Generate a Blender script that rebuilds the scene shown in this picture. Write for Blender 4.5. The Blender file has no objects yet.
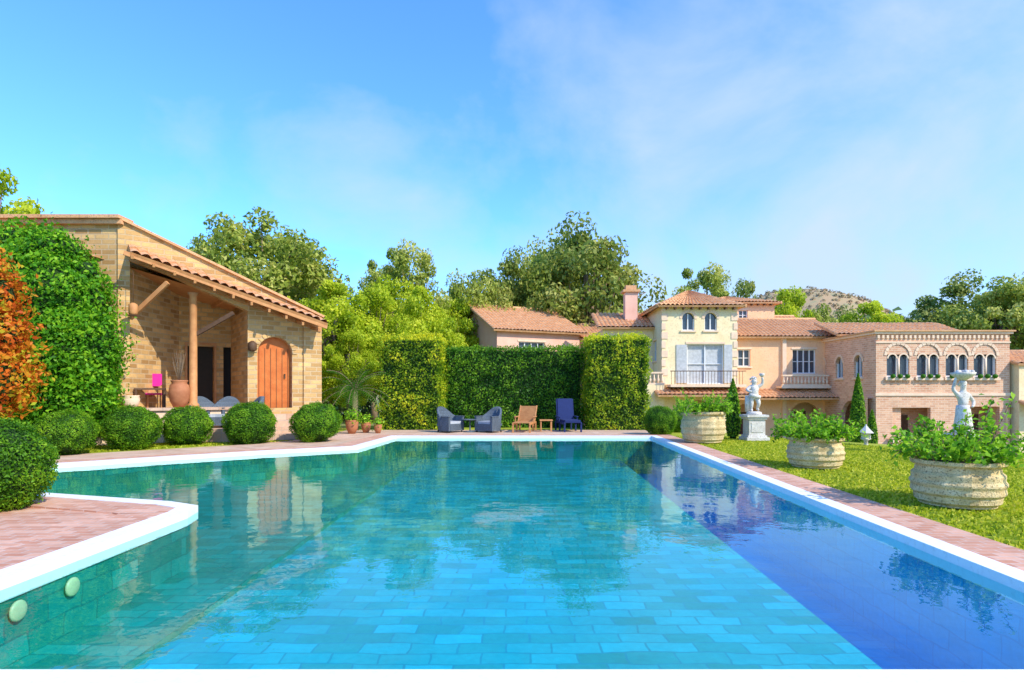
import bpy, math, random
import numpy as np
from mathutils import Vector, Matrix, noise
from mathutils.geometry import tessellate_polygon
random.seed(3); rng=np.random.default_rng(3)
F=600.0; HOR=393.0; H=1.5
def X(b,D): return (b-512)/F*D
def Z(e,D): return H-(e-HOR)/F*D
col=bpy.context.scene.collection
R=math.radians
# ------------------------------------------------------------ materials
def newmat(name):
    m=bpy.data.materials.new(name); m.use_nodes=True
    nt=m.node_tree; nt.nodes.clear(); return m,nt
def N(nt,t,**k):
    n=nt.nodes.new(t)
    for a,b in k.items(): setattr(n,a,b)
    return n
def ramp(nt,fac,stops):
    r=N(nt,'ShaderNodeValToRGB'); e=r.color_ramp.elements
    e[0].position=stops[0][0]; e[0].color=(*stops[0][1],1)
    e[1].position=stops[-1][0]; e[1].color=(*stops[-1][1],1)
    for p,c in stops[1:-1]:
        q=e.new(p); q.color=(*c,1)
    nt.links.new(fac,r.inputs[0]); return r.outputs[0]
def finish(nt,colr,rough=.8,bumpsrc=None,bump=.3,dist=.02,metal=0,spec=.3):
    b=N(nt,'ShaderNodeBsdfPrincipled'); o=N(nt,'ShaderNodeOutputMaterial')
    if isinstance(colr,tuple): b.inputs['Base Color'].default_value=(*colr,1)
    else: nt.links.new(colr,b.inputs['Base Color'])
    b.inputs['Roughness'].default_value=rough; b.inputs['Metallic'].default_value=metal
    b.inputs['Specular IOR Level'].default_value=spec
    if bumpsrc is not None:
        bp=N(nt,'ShaderNodeBump'); bp.inputs['Strength'].default_value=bump; bp.inputs['Distance'].default_value=dist
        nt.links.new(bumpsrc,bp.inputs['Height']); nt.links.new(bp.outputs[0],b.inputs['Normal'])
    nt.links.new(b.outputs[0],o.inputs[0]); return b
def coord(nt,kind='Object',scale=(1,1,1)):
    t=N(nt,'ShaderNodeTexCoord'); m=N(nt,'ShaderNodeMapping'); m.inputs['Scale'].default_value=scale
    nt.links.new(t.outputs[kind],m.inputs[0]); return m.outputs[0]
def noisetex(nt,vec,scale,detail=5,rough=.6,distort=0):
    n=N(nt,'ShaderNodeTexNoise'); n.inputs['Scale'].default_value=scale; n.inputs['Detail'].default_value=detail
    n.inputs['Roughness'].default_value=rough; n.inputs['Distortion'].default_value=distort; nt.links.new(vec,n.inputs['Vector']); return n.outputs['Fac']
def mixc(nt,fac,a,b,mode='MIX'):
    m=N(nt,'ShaderNodeMix',data_type='RGBA',blend_type=mode)
    for s,v in ((m.inputs[0],fac),(m.inputs[6],a),(m.inputs[7],b)):
        if isinstance(v,(int,float)): s.default_value=v
        elif isinstance(v,tuple): s.default_value=(*v,1)
        else: nt.links.new(v,s)
    return m.outputs[2]
def math_(nt,op,a,b=0.0,c=None):
    n=N(nt,'ShaderNodeMath',operation=op)
    for i,v in enumerate((a,b)+((c,) if c is not None else ())):
        if isinstance(v,(int,float)): n.inputs[i].default_value=v
        else: nt.links.new(v,n.inputs[i])
    return n.outputs[0]
def mat_noise(name,c1,c2,scale=3,rough=.85,bump=.25,kind='Object',c3=None,dist=.02,spec=.3,metal=0):
    m,nt=newmat(name); v=coord(nt,kind); n=noisetex(nt,v,scale); n2=noisetex(nt,v,scale*9,3)
    c=ramp(nt,n,[(.3,c1),(.7,c2)])
    if c3: c=mixc(nt,ramp(nt,n2,[(.52,(0,0,0)),(.66,(1,1,1))]),c,c3)
    finish(nt,c,rough,n2,bump,dist,metal,spec); return m
def mat_brick(name,c1,c2,mortar,bw=.24,bh=.08,ms=.008,offset=.5,bump=.5,rough=.85,spec=.3,wob=0,stain=.35):
    m,nt=newmat(name); v=coord(nt,'UV')
    if wob:
        nn=N(nt,'ShaderNodeTexNoise'); nn.inputs['Scale'].default_value=2.2; nt.links.new(v,nn.inputs['Vector'])
        sc=N(nt,'ShaderNodeVectorMath',operation='SCALE'); sc.inputs['Scale'].default_value=wob; nt.links.new(nn.outputs['Color'],sc.inputs[0])
        ad=N(nt,'ShaderNodeVectorMath',operation='ADD'); nt.links.new(v,ad.inputs[0]); nt.links.new(sc.outputs[0],ad.inputs[1]); v2=ad.outputs[0]
    else: v2=v
    b=N(nt,'ShaderNodeTexBrick'); nt.links.new(v2,b.inputs['Vector'])
    b.inputs['Color1'].default_value=(*c1,1); b.inputs['Color2'].default_value=(*c2,1); b.inputs['Mortar'].default_value=(*mortar,1)
    b.inputs['Scale'].default_value=1; b.inputs['Brick Width'].default_value=bw; b.inputs['Row Height'].default_value=bh
    b.inputs['Mortar Size'].default_value=ms; b.offset=offset
    n=noisetex(nt,v,1.3,6); c=mixc(nt,stain,b.outputs['Color'],ramp(nt,n,[(.3,(.45,.42,.4)),(.62,(1,1,1))]),'MULTIPLY')
    n2=noisetex(nt,v,14,4); c=mixc(nt,.5,c,ramp(nt,n2,[(.3,(.7,.7,.7)),(.7,(1,1,1))]),'MULTIPLY')
    iv=math_(nt,'SUBTRACT',1,b.outputs['Fac'])
    finish(nt,c,rough,iv,bump,.01,0,spec); return m
def mat_leaf(name,dark,mid,light,trans=.35):
    m,nt=newmat(name); a=N(nt,'ShaderNodeAttribute',attribute_name='rnd')
    c=ramp(nt,a.outputs['Fac'],[(.05,dark),(.5,mid),(.95,light)])
    b=N(nt,'ShaderNodeBsdfPrincipled'); b.inputs['Roughness'].default_value=.5; b.inputs['Specular IOR Level'].default_value=.2
    t=N(nt,'ShaderNodeBsdfTranslucent'); mx=N(nt,'ShaderNodeMixShader'); mx.inputs[0].default_value=trans
    nt.links.new(c,b.inputs['Base Color'])
    g=N(nt,'ShaderNodeHueSaturation'); g.inputs['Value'].default_value=1.5; nt.links.new(c,g.inputs['Color']); nt.links.new(g.outputs[0],t.inputs[0])
    nt.links.new(b.outputs[0],mx.inputs[1]); nt.links.new(t.outputs[0],mx.inputs[2])
    o=N(nt,'ShaderNodeOutputMaterial'); nt.links.new(mx.outputs[0],o.inputs[0]); return m
def mat_plain(name,c,rough=.6,metal=0,spec=.4):
    m,nt=newmat(name); v=coord(nt); n=noisetex(nt,v,8)
    finish(nt,ramp(nt,n,[(.3,tuple(x*.82 for x in c)),(.7,c)]),rough,n,.1,.01,metal,spec); return m

M_brick=mat_brick('poolhouse_brick',(.86,.53,.21),(.48,.26,.09),(.66,.46,.25),.40,.15,.018,stain=.3,bump=.9)
M_brickin=mat_brick('porch_brick',(.84,.49,.18),(.52,.28,.09),(.58,.39,.2),.40,.15,.018,stain=.2,bump=.9)
M_pinkbrick=mat_brick('villa_brick',(.92,.54,.32),(.72,.35,.20),(.88,.61,.41),.34,.12,.018,stain=.3)
M_pave=mat_brick('paving_brick',(.62,.27,.15),(.82,.46,.30),(.70,.50,.38),.22,.11,.008,rough=.8)
M_deck=mat_brick('terrace_tiles',(.66,.41,.26),(.76,.52,.36),(.54,.43,.32),.3,.3,.01,offset=0)
M_coping=mat_noise('coping_white_stone',(.80,.78,.74),(.86,.85,.82),2,.6,.12,c3=(.77,.75,.71))
M_pool=mat_brick('pool_tile',(.002,.29,.27),(.003,.46,.54),(.002,.27,.33),.42,.21,.010,rough=.4,bump=.1,wob=.12,stain=.28)
M_poolL=mat_brick('pool_tile_green',(.004,.25,.19),(.006,.38,.33),(.004,.22,.20),.42,.21,.010,rough=.4,bump=.1,wob=.12,stain=.3)
M_poolShadow=mat_brick('pool_tile_shadow',(.001,.44,.80),(.001,.50,.86),(.001,.38,.72),.42,.21,.008,rough=.4,bump=.1,wob=.1,stain=.15)  # right wall's shadow on the floor, put into the tile colour as blue
M_plaster=mat_noise('cream_plaster',(.88,.67,.35),(.92,.77,.47),1.1,.9,.2,c3=(.80,.60,.34))
M_plaster2=mat_noise('peach_plaster',(.90,.51,.26),(.93,.61,.36),1.1,.9,.2,c3=(.82,.46,.27))
M_pink=mat_noise('pink_plaster',(.82,.43,.30),(.88,.54,.40),1.1,.9,.2)
M_white=mat_noise('white_paint',(.72,.72,.70),(.82,.82,.8),3,.5,.1)
M_stone=mat_noise('trim_stone',(.82,.56,.37),(.87,.67,.47),3,.85,.4)
M_marble=mat_noise('statue_marble',(.56,.50,.42),(.80,.75,.66),4,.7,.5,c3=(.40,.36,.30))
M_pot=mat_noise('pot_sandstone',(.52,.36,.15),(.82,.64,.34),5,.9,.8,c3=(.28,.19,.08))
M_wood=mat_noise('timber',(.48,.20,.07),(.62,.30,.11),6,.6,.3)
M_door=mat_noise('door_wood',(.52,.12,.02),(.66,.19,.04),4,.45,.3)
M_wooddark=mat_noise('dark_timber',(.08,.04,.02),(.15,.08,.04),6,.6,.3)
M_tile=mat_noise('terracotta_tile',(.62,.29,.12),(.80,.46,.23),2.5,.85,.5,c3=(.38,.22,.13))
M_glass=mat_plain('window_glass',(.05,.07,.09),.08,0,.8)
M_dark=mat_plain('interior_dark',(.035,.028,.02),.9)
M_curtain=mat_noise('curtain',(.42,.42,.40),(.60,.60,.58),6,.9,.2)
M_wicker=mat_brick('grey_wicker',(.20,.26,.32),(.30,.37,.44),(.08,.1,.12),.03,.015,.003,bump=1)
M_navy=mat_plain('navy_fabric',(.015,.03,.12),.9)
M_cushion=mat_plain('seat_cushion',(.45,.47,.48),.9)
M_pinkf=mat_plain('magenta_fabric',(.85,.02,.34),.7)
M_terra=mat_noise('terracotta_pot',(.36,.12,.05),(.50,.20,.09),4,.7,.3)
M_metal=mat_plain('black_iron',(.03,.03,.03),.5,.6)
M_lens=mat_plain('pool_lamp_lens',(.75,.72,.40),.3)
M_soil=mat_noise('soil',(.05,.03,.02),(.09,.06,.04),8,.95,.5)
M_bark=mat_noise('bark',(.16,.11,.07),(.30,.21,.13),5,.95,.8)
M_sign=mat_plain('white_sign',(.75,.7,.7),.5)
M_red=mat_plain('red_print',(.6,.05,.04),.5)
def grassmat():
    m,nt=newmat('lawn_grass'); v=coord(nt); n=noisetex(nt,v,.5,6); n2=noisetex(nt,v,25,6)
    c=ramp(nt,n,[(.3,(.25,.34,.012)),(.55,(.42,.45,.03)),(.75,(.62,.53,.12))])
    c=mixc(nt,.5,c,ramp(nt,n2,[(.3,(.5,.5,.4)),(.7,(1,1,1))]),'MULTIPLY')
    finish(nt,c,.95,n2,.8,.04); return m
M_grass=grassmat()
M_ground=mat_noise('valley_ground',(.14,.20,.03),(.28,.26,.08),.15,.95,.4)
M_hill=mat_noise('hill_scrub',(.52,.30,.16),(.34,.31,.16),.03,1,.3,c3=(.32,.29,.15),dist=1)
L_box=mat_leaf('boxwood_leaf',(.025,.10,.006),(.11,.28,.010),(.30,.48,.02))
L_hedge=mat_leaf('hedge_leaf',(.012,.07,.004),(.07,.21,.010),(.22,.40,.02))
L_pillar=mat_leaf('pillar_leaf',(.04,.12,.005),(.26,.40,.015),(.74,.70,.03),.45)
L_ivy=mat_leaf('ivy_leaf',(.02,.11,.006),(.10,.32,.010),(.32,.56,.02))
L_t1=mat_leaf('tree_leaf_a',(.12,.19,.02),(.34,.40,.05),(.66,.62,.18))
L_t2=mat_leaf('tree_leaf_b',(.16,.27,.01),(.42,.52,.02),(.72,.72,.06),.45)
L_t3=mat_leaf('tree_leaf_c',(.06,.12,.02),(.21,.28,.04),(.50,.48,.12))
L_red=mat_leaf('red_leaf',(.50,.08,.01),(.70,.20,.015),(.40,.46,.02))
L_pot=mat_leaf('pot_leaf',(.06,.20,.01),(.20,.44,.015),(.46,.66,.04))
L_grass=mat_leaf('grass_blade',(.20,.29,.01),(.41,.47,.02),(.66,.61,.08))
L_far=mat_leaf('distant_leaf',(.12,.19,.06),(.22,.29,.08),(.34,.38,.12),.2)
L_hill=mat_leaf('hill_leaf',(.26,.25,.13),(.37,.28,.15),(.50,.32,.18),.1)
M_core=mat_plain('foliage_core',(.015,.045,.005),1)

# ------------------------------------------------------------ mesh builder
class MB:
    def __init__(s): s.v=[];s.f=[];s.m=[];s.sm=[];s.M=Matrix.Identity(4)
    def vi(s,p): s.v.append(tuple(s.M@Vector(p))); return len(s.v)-1
    def face(s,pts,mat=0,smooth=False): s.f.append([s.vi(p) for p in pts]); s.m.append(mat); s.sm.append(smooth)
    def idx(s,ids,mat=0,smooth=False): s.f.append(list(ids)); s.m.append(mat); s.sm.append(smooth)
    def box(s,x0,x1,y0,y1,z0,z1,mat=0):
        a=[(x0,y0,z0),(x1,y0,z0),(x1,y1,z0),(x0,y1,z0),(x0,y0,z1),(x1,y0,z1),(x1,y1,z1),(x0,y1,z1)]
        for q in ((0,3,2,1),(4,5,6,7),(0,1,5,4),(1,2,6,5),(2,3,7,6),(3,0,4,7)): s.face([a[i] for i in q],mat)
    def lathe(s,cx,cy,prof,n=20,mat=0,smooth=True,wob=0):
        rows=[]
        for r,z in prof:
            rows.append([s.vi((cx+r*math.cos(2*math.pi*i/n)*(1+wob*math.sin(i*2.3+z*3)),cy+r*math.sin(2*math.pi*i/n)*(1+wob*math.cos(i*1.7+z*5)),z)) for i in range(n)])
        for a,b in zip(rows,rows[1:]):
            for i in range(n): s.idx((a[i],a[(i+1)%n],b[(i+1)%n],b[i]),mat,smooth)
        s.idx(rows[0][::-1],mat); s.idx(rows[-1],mat)
    def tube(s,p0,p1,r0,r1,n=8,mat=0):
        p0=Vector(p0);p1=Vector(p1);d=(p1-p0).normalized(); a=d.orthogonal().normalized(); b=d.cross(a)
        A=[s.vi(p0+(a*math.cos(2*math.pi*i/n)+b*math.sin(2*math.pi*i/n))*r0) for i in range(n)]
        B=[s.vi(p1+(a*math.cos(2*math.pi*i/n)+b*math.sin(2*math.pi*i/n))*r1) for i in range(n)]
        for i in range(n): s.idx((A[i],A[(i+1)%n],B[(i+1)%n],B[i]),mat,True)
        s.idx(A[::-1],mat); s.idx(B,mat)
    def beam(s,p0,p1,w,h,mat=0):
        p0=Vector(p0);p1=Vector(p1);d=(p1-p0).normalized(); a=d.cross(Vector((0,0,1)))
        if a.length<1e-3: a=Vector((1,0,0))
        a=a.normalized()*w/2; b=a.cross(d).normalized()*h/2
        A=[p0-a-b,p0+a-b,p0+a+b,p0-a+b]; B=[q+(p1-p0) for q in A]
        for i in range(4): s.face([A[i],A[(i+1)%4],B[(i+1)%4],B[i]],mat)
        s.face(A[::-1],mat); s.face(B,mat)
    def ball(s,c,r,mat=0,n=12,sz=1):
        prof=[(r*math.sin(math.pi*j/(n//2+2)),c[2]-sz*r*math.cos(math.pi*j/(n//2+2))) for j in range(1,n//2+2)]
        s.lathe(c[0],c[1],prof,n,mat)
    def wall(s,outline,holes,mat=0,reveal=.22,rmat=None,pane=None):
        loops=[[Vector((a,z,0)) for a,z in outline]]+[[Vector((a,z,0)) for a,z in h] for h in holes]
        flat=[p for l in loops for p in l]; ids=[s.vi((p.x,0,p.y)) for p in flat]
        for t in tessellate_polygon(loops):
            a,b,c=[flat[i] for i in t]
            if (b-a).cross(c-a).z<0: t=(t[0],t[2],t[1])
            s.idx([ids[i] for i in t],mat)
        for h in holes:
            for i in range(len(h)):
                p,q=h[i],h[(i+1)%len(h)]
                s.face([(p[0],0,p[1]),(q[0],0,q[1]),(q[0],reveal,q[1]),(p[0],reveal,p[1])],mat if rmat is None else rmat)
            if pane is not None: s.face([(p[0],reveal,p[1]) for p in h],pane)
    def build(s,name,parent=None,mats=()):
        me=bpy.data.meshes.new(name); me.from_pydata(s.v,[],s.f)
        for m in mats: me.materials.append(m)
        me.polygons.foreach_set('material_index',s.m); me.polygons.foreach_set('use_smooth',s.sm)
        uv=me.uv_layers.new(name='UVMap'); me.update(); buf=np.zeros((len(me.loops),2))
        V=me.vertices
        for p in me.polygons:
            n=p.normal
            if abs(n.z)>.75:
                for l in p.loop_indices: c=V[me.loops[l].vertex_index].co; buf[l]=(c.x,c.y)
            else:
                L=math.hypot(n.x,n.y) or 1; tx,ty=-n.y/L,n.x/L
                for l in p.loop_indices: c=V[me.loops[l].vertex_index].co; buf[l]=(c.x*tx+c.y*ty,c.z)
        uv.data.foreach_set('uv',buf.ravel())
        o=bpy.data.objects.new(name,me); col.objects.link(o)
        if parent: o.parent=parent
        return o
def empty(name,loc=(0,0,0)):
    e=bpy.data.objects.new(name,None); e.location=loc; e.empty_display_size=.3; col.objects.link(e); return e
def frame(x,y,z=0,ang=0): return Matrix.Translation((x,y,z))@Matrix.Rotation(R(ang),4,'Z')
def rect(a0,a1,z0,z1): return [(a0,z0),(a1,z0),(a1,z1),(a0,z1)]
def arch(a0,a1,z0,zs,n=10):
    r=(a1-a0)/2; c=(a0+a1)/2
    return [(a0,z0),(a1,z0)]+[(c+r*math.cos(math.pi*i/n),zs+r*math.sin(math.pi*i/n)) for i in range(n+1)]
def roofplane(mb,p0,p1,p2,p3,mat,tw=.26,rl=.38,amp=.05,under=None):
    p0,p1,p2,p3=[Vector(p) for p in (p0,p1,p2,p3)]
    n=(p1-p0).cross(p3-p0).normalized()
    if n.z<0: n=-n
    nt=max(1,int((p1-p0).length/tw)); nu=nt*4; nv=max(1,int((p3-p0).length/rl)); prev=None
    jit=[random.uniform(-.012,.012) for _ in range(nt+1)]
    for j in range(nv):
        for k,(t,lift) in enumerate(((j/nv,.045),((j+1)/nv,0))):
            row=[]
            for i in range(nu+1):
                u=i/nu; a=p0.lerp(p1,u); b=p3.lerp(p2,u); ph=(i%4)/4
                h=amp*math.sin(math.pi*ph)*1.6
                row.append(mb.vi(a.lerp(b,t)+n*(h+lift+.02+jit[i//4]+.008*math.sin(j*2.1+i//4))))
            if prev is not None:
                for i in range(nu): mb.idx((prev[i],prev[i+1],row[i+1],row[i]),mat,False)
            prev=row
    um=mat if under is None else under
    d=n*-.07
    mb.face([p0+d,p3+d,p2+d,p1+d],um)
    for a,b in ((p0,p1),(p1,p2),(p3,p0)): mb.face([a+d,b+d,b+n*.05,a+n*.05],um)

def leafmesh(name,P,Nn,size,mats,rnd,extra=None,parent=None,aspect=.55,matidx=0,link=True):
    P=np.asarray(P,float);Nn=np.asarray(Nn,float);n=len(P)
    Nn=Nn/np.maximum(np.linalg.norm(Nn,axis=1,keepdims=True),1e-6)
    r=rng.normal(size=(n,3)); t=np.cross(Nn,r); t/=np.maximum(np.linalg.norm(t,axis=1,keepdims=True),1e-6); b=np.cross(Nn,t)
    s=(size*rng.uniform(.6,1.35,n))[:,None]
    V=np.stack([P-t*s*.5-Nn*s*.1,P+b*s*aspect*.5+Nn*s*.06,P+t*s*.5-Nn*s*.12,P-b*s*aspect*.5+Nn*s*.06],1).reshape(-1,3)
    ev=[];ef=[];em=[]
    if extra: ev,ef,em=extra.v,extra.f,extra.m
    nv=len(ev); allv=np.vstack([np.array(ev).reshape(-1,3),V]) if nv else V
    me=bpy.data.meshes.new(name)
    me.vertices.add(len(allv)); me.vertices.foreach_set('co',allv.ravel())
    el=[i for f in ef for i in f]; lens=[len(f) for f in ef]
    loops=np.concatenate([np.array(el,int),np.arange(n*4)+nv]); lt=np.concatenate([np.array(lens,int),np.full(n,4)])
    ls=np.concatenate([[0],np.cumsum(lt)[:-1]])
    me.loops.add(len(loops)); me.loops.foreach_set('vertex_index',loops.astype(np.int32))
    me.polygons.add(len(lt)); me.polygons.foreach_set('loop_start',ls.astype(np.int32)); me.polygons.foreach_set('loop_total',lt.astype(np.int32))
    for m in mats: me.materials.append(m)
    me.polygons.foreach_set('material_index',np.concatenate([np.array(em,int),np.full(n,matidx)]).astype(np.int32))
    a=me.attributes.new('rnd','FLOAT','FACE'); a.data.foreach_set('value',np.concatenate([np.zeros(len(ef)),np.clip(rnd,0,1)]).astype(np.float32))
    me.update(calc_edges=True); me.validate()
    if not link: return me
    o=bpy.data.objects.new(name,me); col.objects.link(o)
    if parent: o.parent=parent
    return o
def ellpts(c,r,dens):
    r=np.array(r,float); area=4*math.pi*((r[0]*r[1])**1.6/3+(r[0]*r[2])**1.6/3+(r[1]*r[2])**1.6/3)**(1/1.6)
    n=int(area*dens); d=rng.normal(size=(n,3)); d/=np.linalg.norm(d,axis=1,keepdims=True)
    return np.array(c)+d*r, d/r
def blob(name,ells,dens,size,leafmat,jit=.06,core=.9,zmin=None,parent=None,link=True,nvar=.5,lump=0):
    Ps=[];Ns=[];Rn=[];mb=MB()
    for c,r in ells:
        p,nn=ellpts(c,r,dens)
        rad=np.linalg.norm(p-np.array(c),axis=1,keepdims=True)
        dd=(p-np.array(c))/rad
        p=p+dd*rng.normal(-jit*.4,jit,(len(p),1))
        lv=np.zeros(len(p))
        if lump:
            for i in range(len(p)):
                lv[i]=noise.noise(Vector(p[i])*(1.6/max(.3,min(r)))*1.3)
            p=p+dd*(lv[:,None]*lump)
        nn=nn/np.linalg.norm(nn,axis=1,keepdims=True)
        Ps.append(p);Ns.append(nn+rng.normal(0,nvar,(len(p),3)));Rn.append(rng.uniform(0,1,len(p))*.6+.2+lv*.5+rng.uniform(-.1,.1))
        if core:
            k=12
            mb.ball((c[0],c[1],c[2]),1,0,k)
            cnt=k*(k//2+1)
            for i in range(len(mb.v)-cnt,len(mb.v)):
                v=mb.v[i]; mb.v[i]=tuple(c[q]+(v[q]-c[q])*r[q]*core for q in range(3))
    P=np.vstack(Ps);Nn=np.vstack(Ns);Rn=np.concatenate(Rn)
    if zmin is not None: k=P[:,2]>zmin; P=P[k];Nn=Nn[k];Rn=Rn[k]
    mb.m=[1]*len(mb.f)
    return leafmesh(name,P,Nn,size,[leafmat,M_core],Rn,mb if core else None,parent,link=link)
def boxfoliage(name,b,dens,size,leafmat,jit=.07):
    x0,x1,y0,y1,z0,z1=b; Ps=[];Ns=[]
    def side(n,f,nr):
        n=int(n); u=rng.uniform(0,1,n);v=rng.uniform(0,1,n)
        p=f(u,v); Ps.append(p); Ns.append(np.tile(nr,(n,1)).astype(float))
    A=(x1-x0)*(z1-z0);B=(y1-y0)*(z1-z0);C=(x1-x0)*(y1-y0)
    S=lambda a,b_,c: np.stack([a,b_,c],1)
    side(A*dens,lambda u,v:S(x0+u*(x1-x0),y0+0*u,z0+v*(z1-z0)),(0,-1,0))
    side(A*dens*.5,lambda u,v:S(x0+u*(x1-x0),y1+0*u,z0+v*(z1-z0)),(0,1,0))
    side(B*dens,lambda u,v:S(x0+0*u,y0+u*(y1-y0),z0+v*(z1-z0)),(-1,0,0))
    side(B*dens,lambda u,v:S(x1+0*u,y0+u*(y1-y0),z0+v*(z1-z0)),(1,0,0))
    side(C*dens,lambda u,v:S(x0+u*(x1-x0),y0+v*(y1-y0),z1+0*u),(0,0,1))
    P=np.vstack(Ps);Nn=np.vstack(Ns)
    lv=np.array([noise.noise(Vector(p)*1.4)*.6+noise.noise(Vector(p)*4)*.4 for p in P])
    P=P+Nn*(lv[:,None]*.24+rng.normal(0,jit,(len(P),1)))
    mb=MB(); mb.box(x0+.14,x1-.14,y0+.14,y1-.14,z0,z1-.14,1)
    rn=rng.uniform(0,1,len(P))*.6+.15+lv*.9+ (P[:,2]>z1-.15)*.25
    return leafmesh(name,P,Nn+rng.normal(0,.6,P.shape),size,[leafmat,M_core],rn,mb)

# ------------------------------------------------------------ pool, ground
NY=3.17
loop=[(3.88,NY),(4.74,20.4),(-3.95,20.4),(-4.2,16.4),(-6.2,15.1),(-8,13.6),(-9.7,12.0),(-10.4,10.8),(-10.4,9.7),(-7,8.85),(-4.6,8.1),(-4.08,7.8),(-4.0,7.4),(-4.0,NY)]
def offset(lp,d):
    out=[];n=len(lp)
    for i in range(n):
        a=Vector(lp[i-1]);b=Vector(lp[i]);c=Vector(lp[(i+1)%n])
        e1=(b-a).normalized();e2=(c-b).normalized(); n1=Vector((e1.y,-e1.x));n2=Vector((e2.y,-e2.x))
        m=(n1+n2); m=m/max(.4,(1+n1.dot(n2))); out.append((b.x+m.x*d,b.y+m.y*d))
    return out
o1=offset(loop,.23); o2=offset(loop,.78)
pool=empty('swimming_pool')
def ring(a,b,z,zin,zout,name,mat,parent=None):
    mb=MB();n=len(a)
    for i in range(n):
        j=(i+1)%n
        mb.face([(*a[i],z),(*b[i],z),(*b[j],z),(*a[j],z)])
        mb.face([(*a[i],zin),(*a[i],z),(*a[j],z),(*a[j],zin)])
        mb.face([(*b[i],z),(*b[i],zout),(*b[j],zout),(*b[j],z)])
    return mb.build(name,parent,[mat])
ring(loop,o1,.04,-.14,-.02,'coping',M_coping,pool)
ring(o1,o2,.032,-.02,-.02,'brick_border',M_pave,pool)
mb=MB(); n=len(loop); lw=offset(loop,.02)
for i in range(n):
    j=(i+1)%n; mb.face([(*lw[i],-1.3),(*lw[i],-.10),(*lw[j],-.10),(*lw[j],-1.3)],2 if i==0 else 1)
mb.face([(-3.1,3.1,-.75),(2.95,3.1,-.75),(3.65,20.5,-.75),(-3.1,20.5,-.75)],0)
mb.face([(-11,3.1,-.68),(-3.1,3.1,-.68),(-3.1,20.5,-.68),(-11,20.5,-.68)],1)
mb.face([(-3.1,3.1,-.75),(-3.1,20.5,-.75),(-3.1,20.5,-.68),(-3.1,3.1,-.68)],1)
mb.face([(2.95,3.1,-1.25),(5.5,3.1,-1.25),(5.5,20.5,-1.25),(3.65,20.5,-1.25)],2)  # added trench, lowers the floor where the right wall's shadow lies
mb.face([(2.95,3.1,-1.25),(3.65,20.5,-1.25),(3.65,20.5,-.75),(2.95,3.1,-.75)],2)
mb.build('basin',pool,[M_pool,M_poolL,M_poolShadow])
for yy in (4.85,5.45):
    mb=MB(); mb.M=Matrix.Translation((-4.0,yy,-.26))@Matrix.Rotation(R(90),4,'Y'); mb.lathe(0,0,[(.085,0),(.085,.015),(.07,.025),(.02,.03)],20,0); mb.build('pool_lamp_'+str(int(yy)),pool,[M_lens])
m,nt=newmat('pool_water'); v=coord(nt,'Object',(1,1,1))
n1=noisetex(nt,v,2.4,3,.5); bp=N(nt,'ShaderNodeBump'); bp.inputs['Strength'].default_value=.10; bp.inputs['Distance'].default_value=.05; nt.links.new(n1,bp.inputs['Height'])
ge=N(nt,'ShaderNodeNewGeometry'); dt=N(nt,'ShaderNodeVectorMath',operation='DOT_PRODUCT'); nt.links.new(ge.outputs['Incoming'],dt.inputs[0]); nt.links.new(bp.outputs[0],dt.inputs[1])
fz=math_(nt,'POWER',math_(nt,'SUBTRACT',1,math_(nt,'ABSOLUTE',dt.outputs['Value'])),4.6)
fz=math_(nt,'MULTIPLY_ADD',fz,.95,.015)
tr=N(nt,'ShaderNodeBsdfTransparent'); tr.inputs[0].default_value=(.70,.98,.98,1)
gl=N(nt,'ShaderNodeBsdfGlossy'); gl.inputs['Roughness'].default_value=.012; gl.inputs['Color'].default_value=(.66,.98,.96,1); nt.links.new(bp.outputs[0],gl.inputs['Normal'])
mx=N(nt,'ShaderNodeMixShader'); nt.links.new(fz,mx.inputs[0]); nt.links.new(tr.outputs[0],mx.inputs[1]); nt.links.new(gl.outputs[0],mx.inputs[2])
o=N(nt,'ShaderNodeOutputMaterial'); nt.links.new(mx.outputs[0],o.inputs[0]); M_water=m
def polymesh(name,loops,z,mat,parent=None):
    L=[[Vector((x,y,0)) for x,y in l] for l in loops]; flat=[p for l in L for p in l]
    mb=MB(); ids=[mb.vi((p.x,p.y,z)) for p in flat]
    for t in tessellate_polygon(L):
        a,b,c=[flat[i] for i in t]
        if (b-a).cross(c-a).z<0: t=(t[0],t[2],t[1])
        mb.idx([ids[i] for i in t])
    return mb.build(name,parent,[mat])
polymesh('pool_water',[offset(loop,.01)],-.045,M_water)
outer=[(-60,-15),(14,-15),(14.6,8),(13.5,14.5),(8.5,20.5),(7.2,27),(-9,27.5),(-14,40),(-60,40)]
polymesh('lawn',[outer,o1],0,M_grass)
low=offset(outer,5); mb=MB()
for i in range(len(outer)):
    j=(i+1)%len(outer); mb.face([(*outer[i],0),(*low[i],-2.3),(*low[j],-2.3),(*outer[j],0)],0)
mb.build('grass_bank',None,[M_grass])
mb=MB(); mb.face([(-900,-300,-2.2),(900,-300,-2.2),(900,1500,-2.2),(-900,1500,-2.2)]); mb.build('ground',None,[M_ground])
polymesh('brick_paving',[[(-7.4,0),(-4.7,0),(-4.7,7.4),(-5.0,7.65),(-9.2,8.7),(-8.6,6.6),(-7.4,5.5)]],.012,M_pave)
polymesh('pool_terrace',[[(-11.3,12),(-8.5,14.2),(-6.4,15.8),(-4.8,17),(-4.6,21),(5.5,21),(5.5,24.2),(-6.6,24.2),(-6.6,19.5),(-8,17.0),(-12,13.3)]],.012,M_deck)
polymesh('near_terrace',[[(-4.4,-4),(4.2,-4),(4.2,2.7),(-4.4,2.7)]],.012,M_coping)

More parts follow.
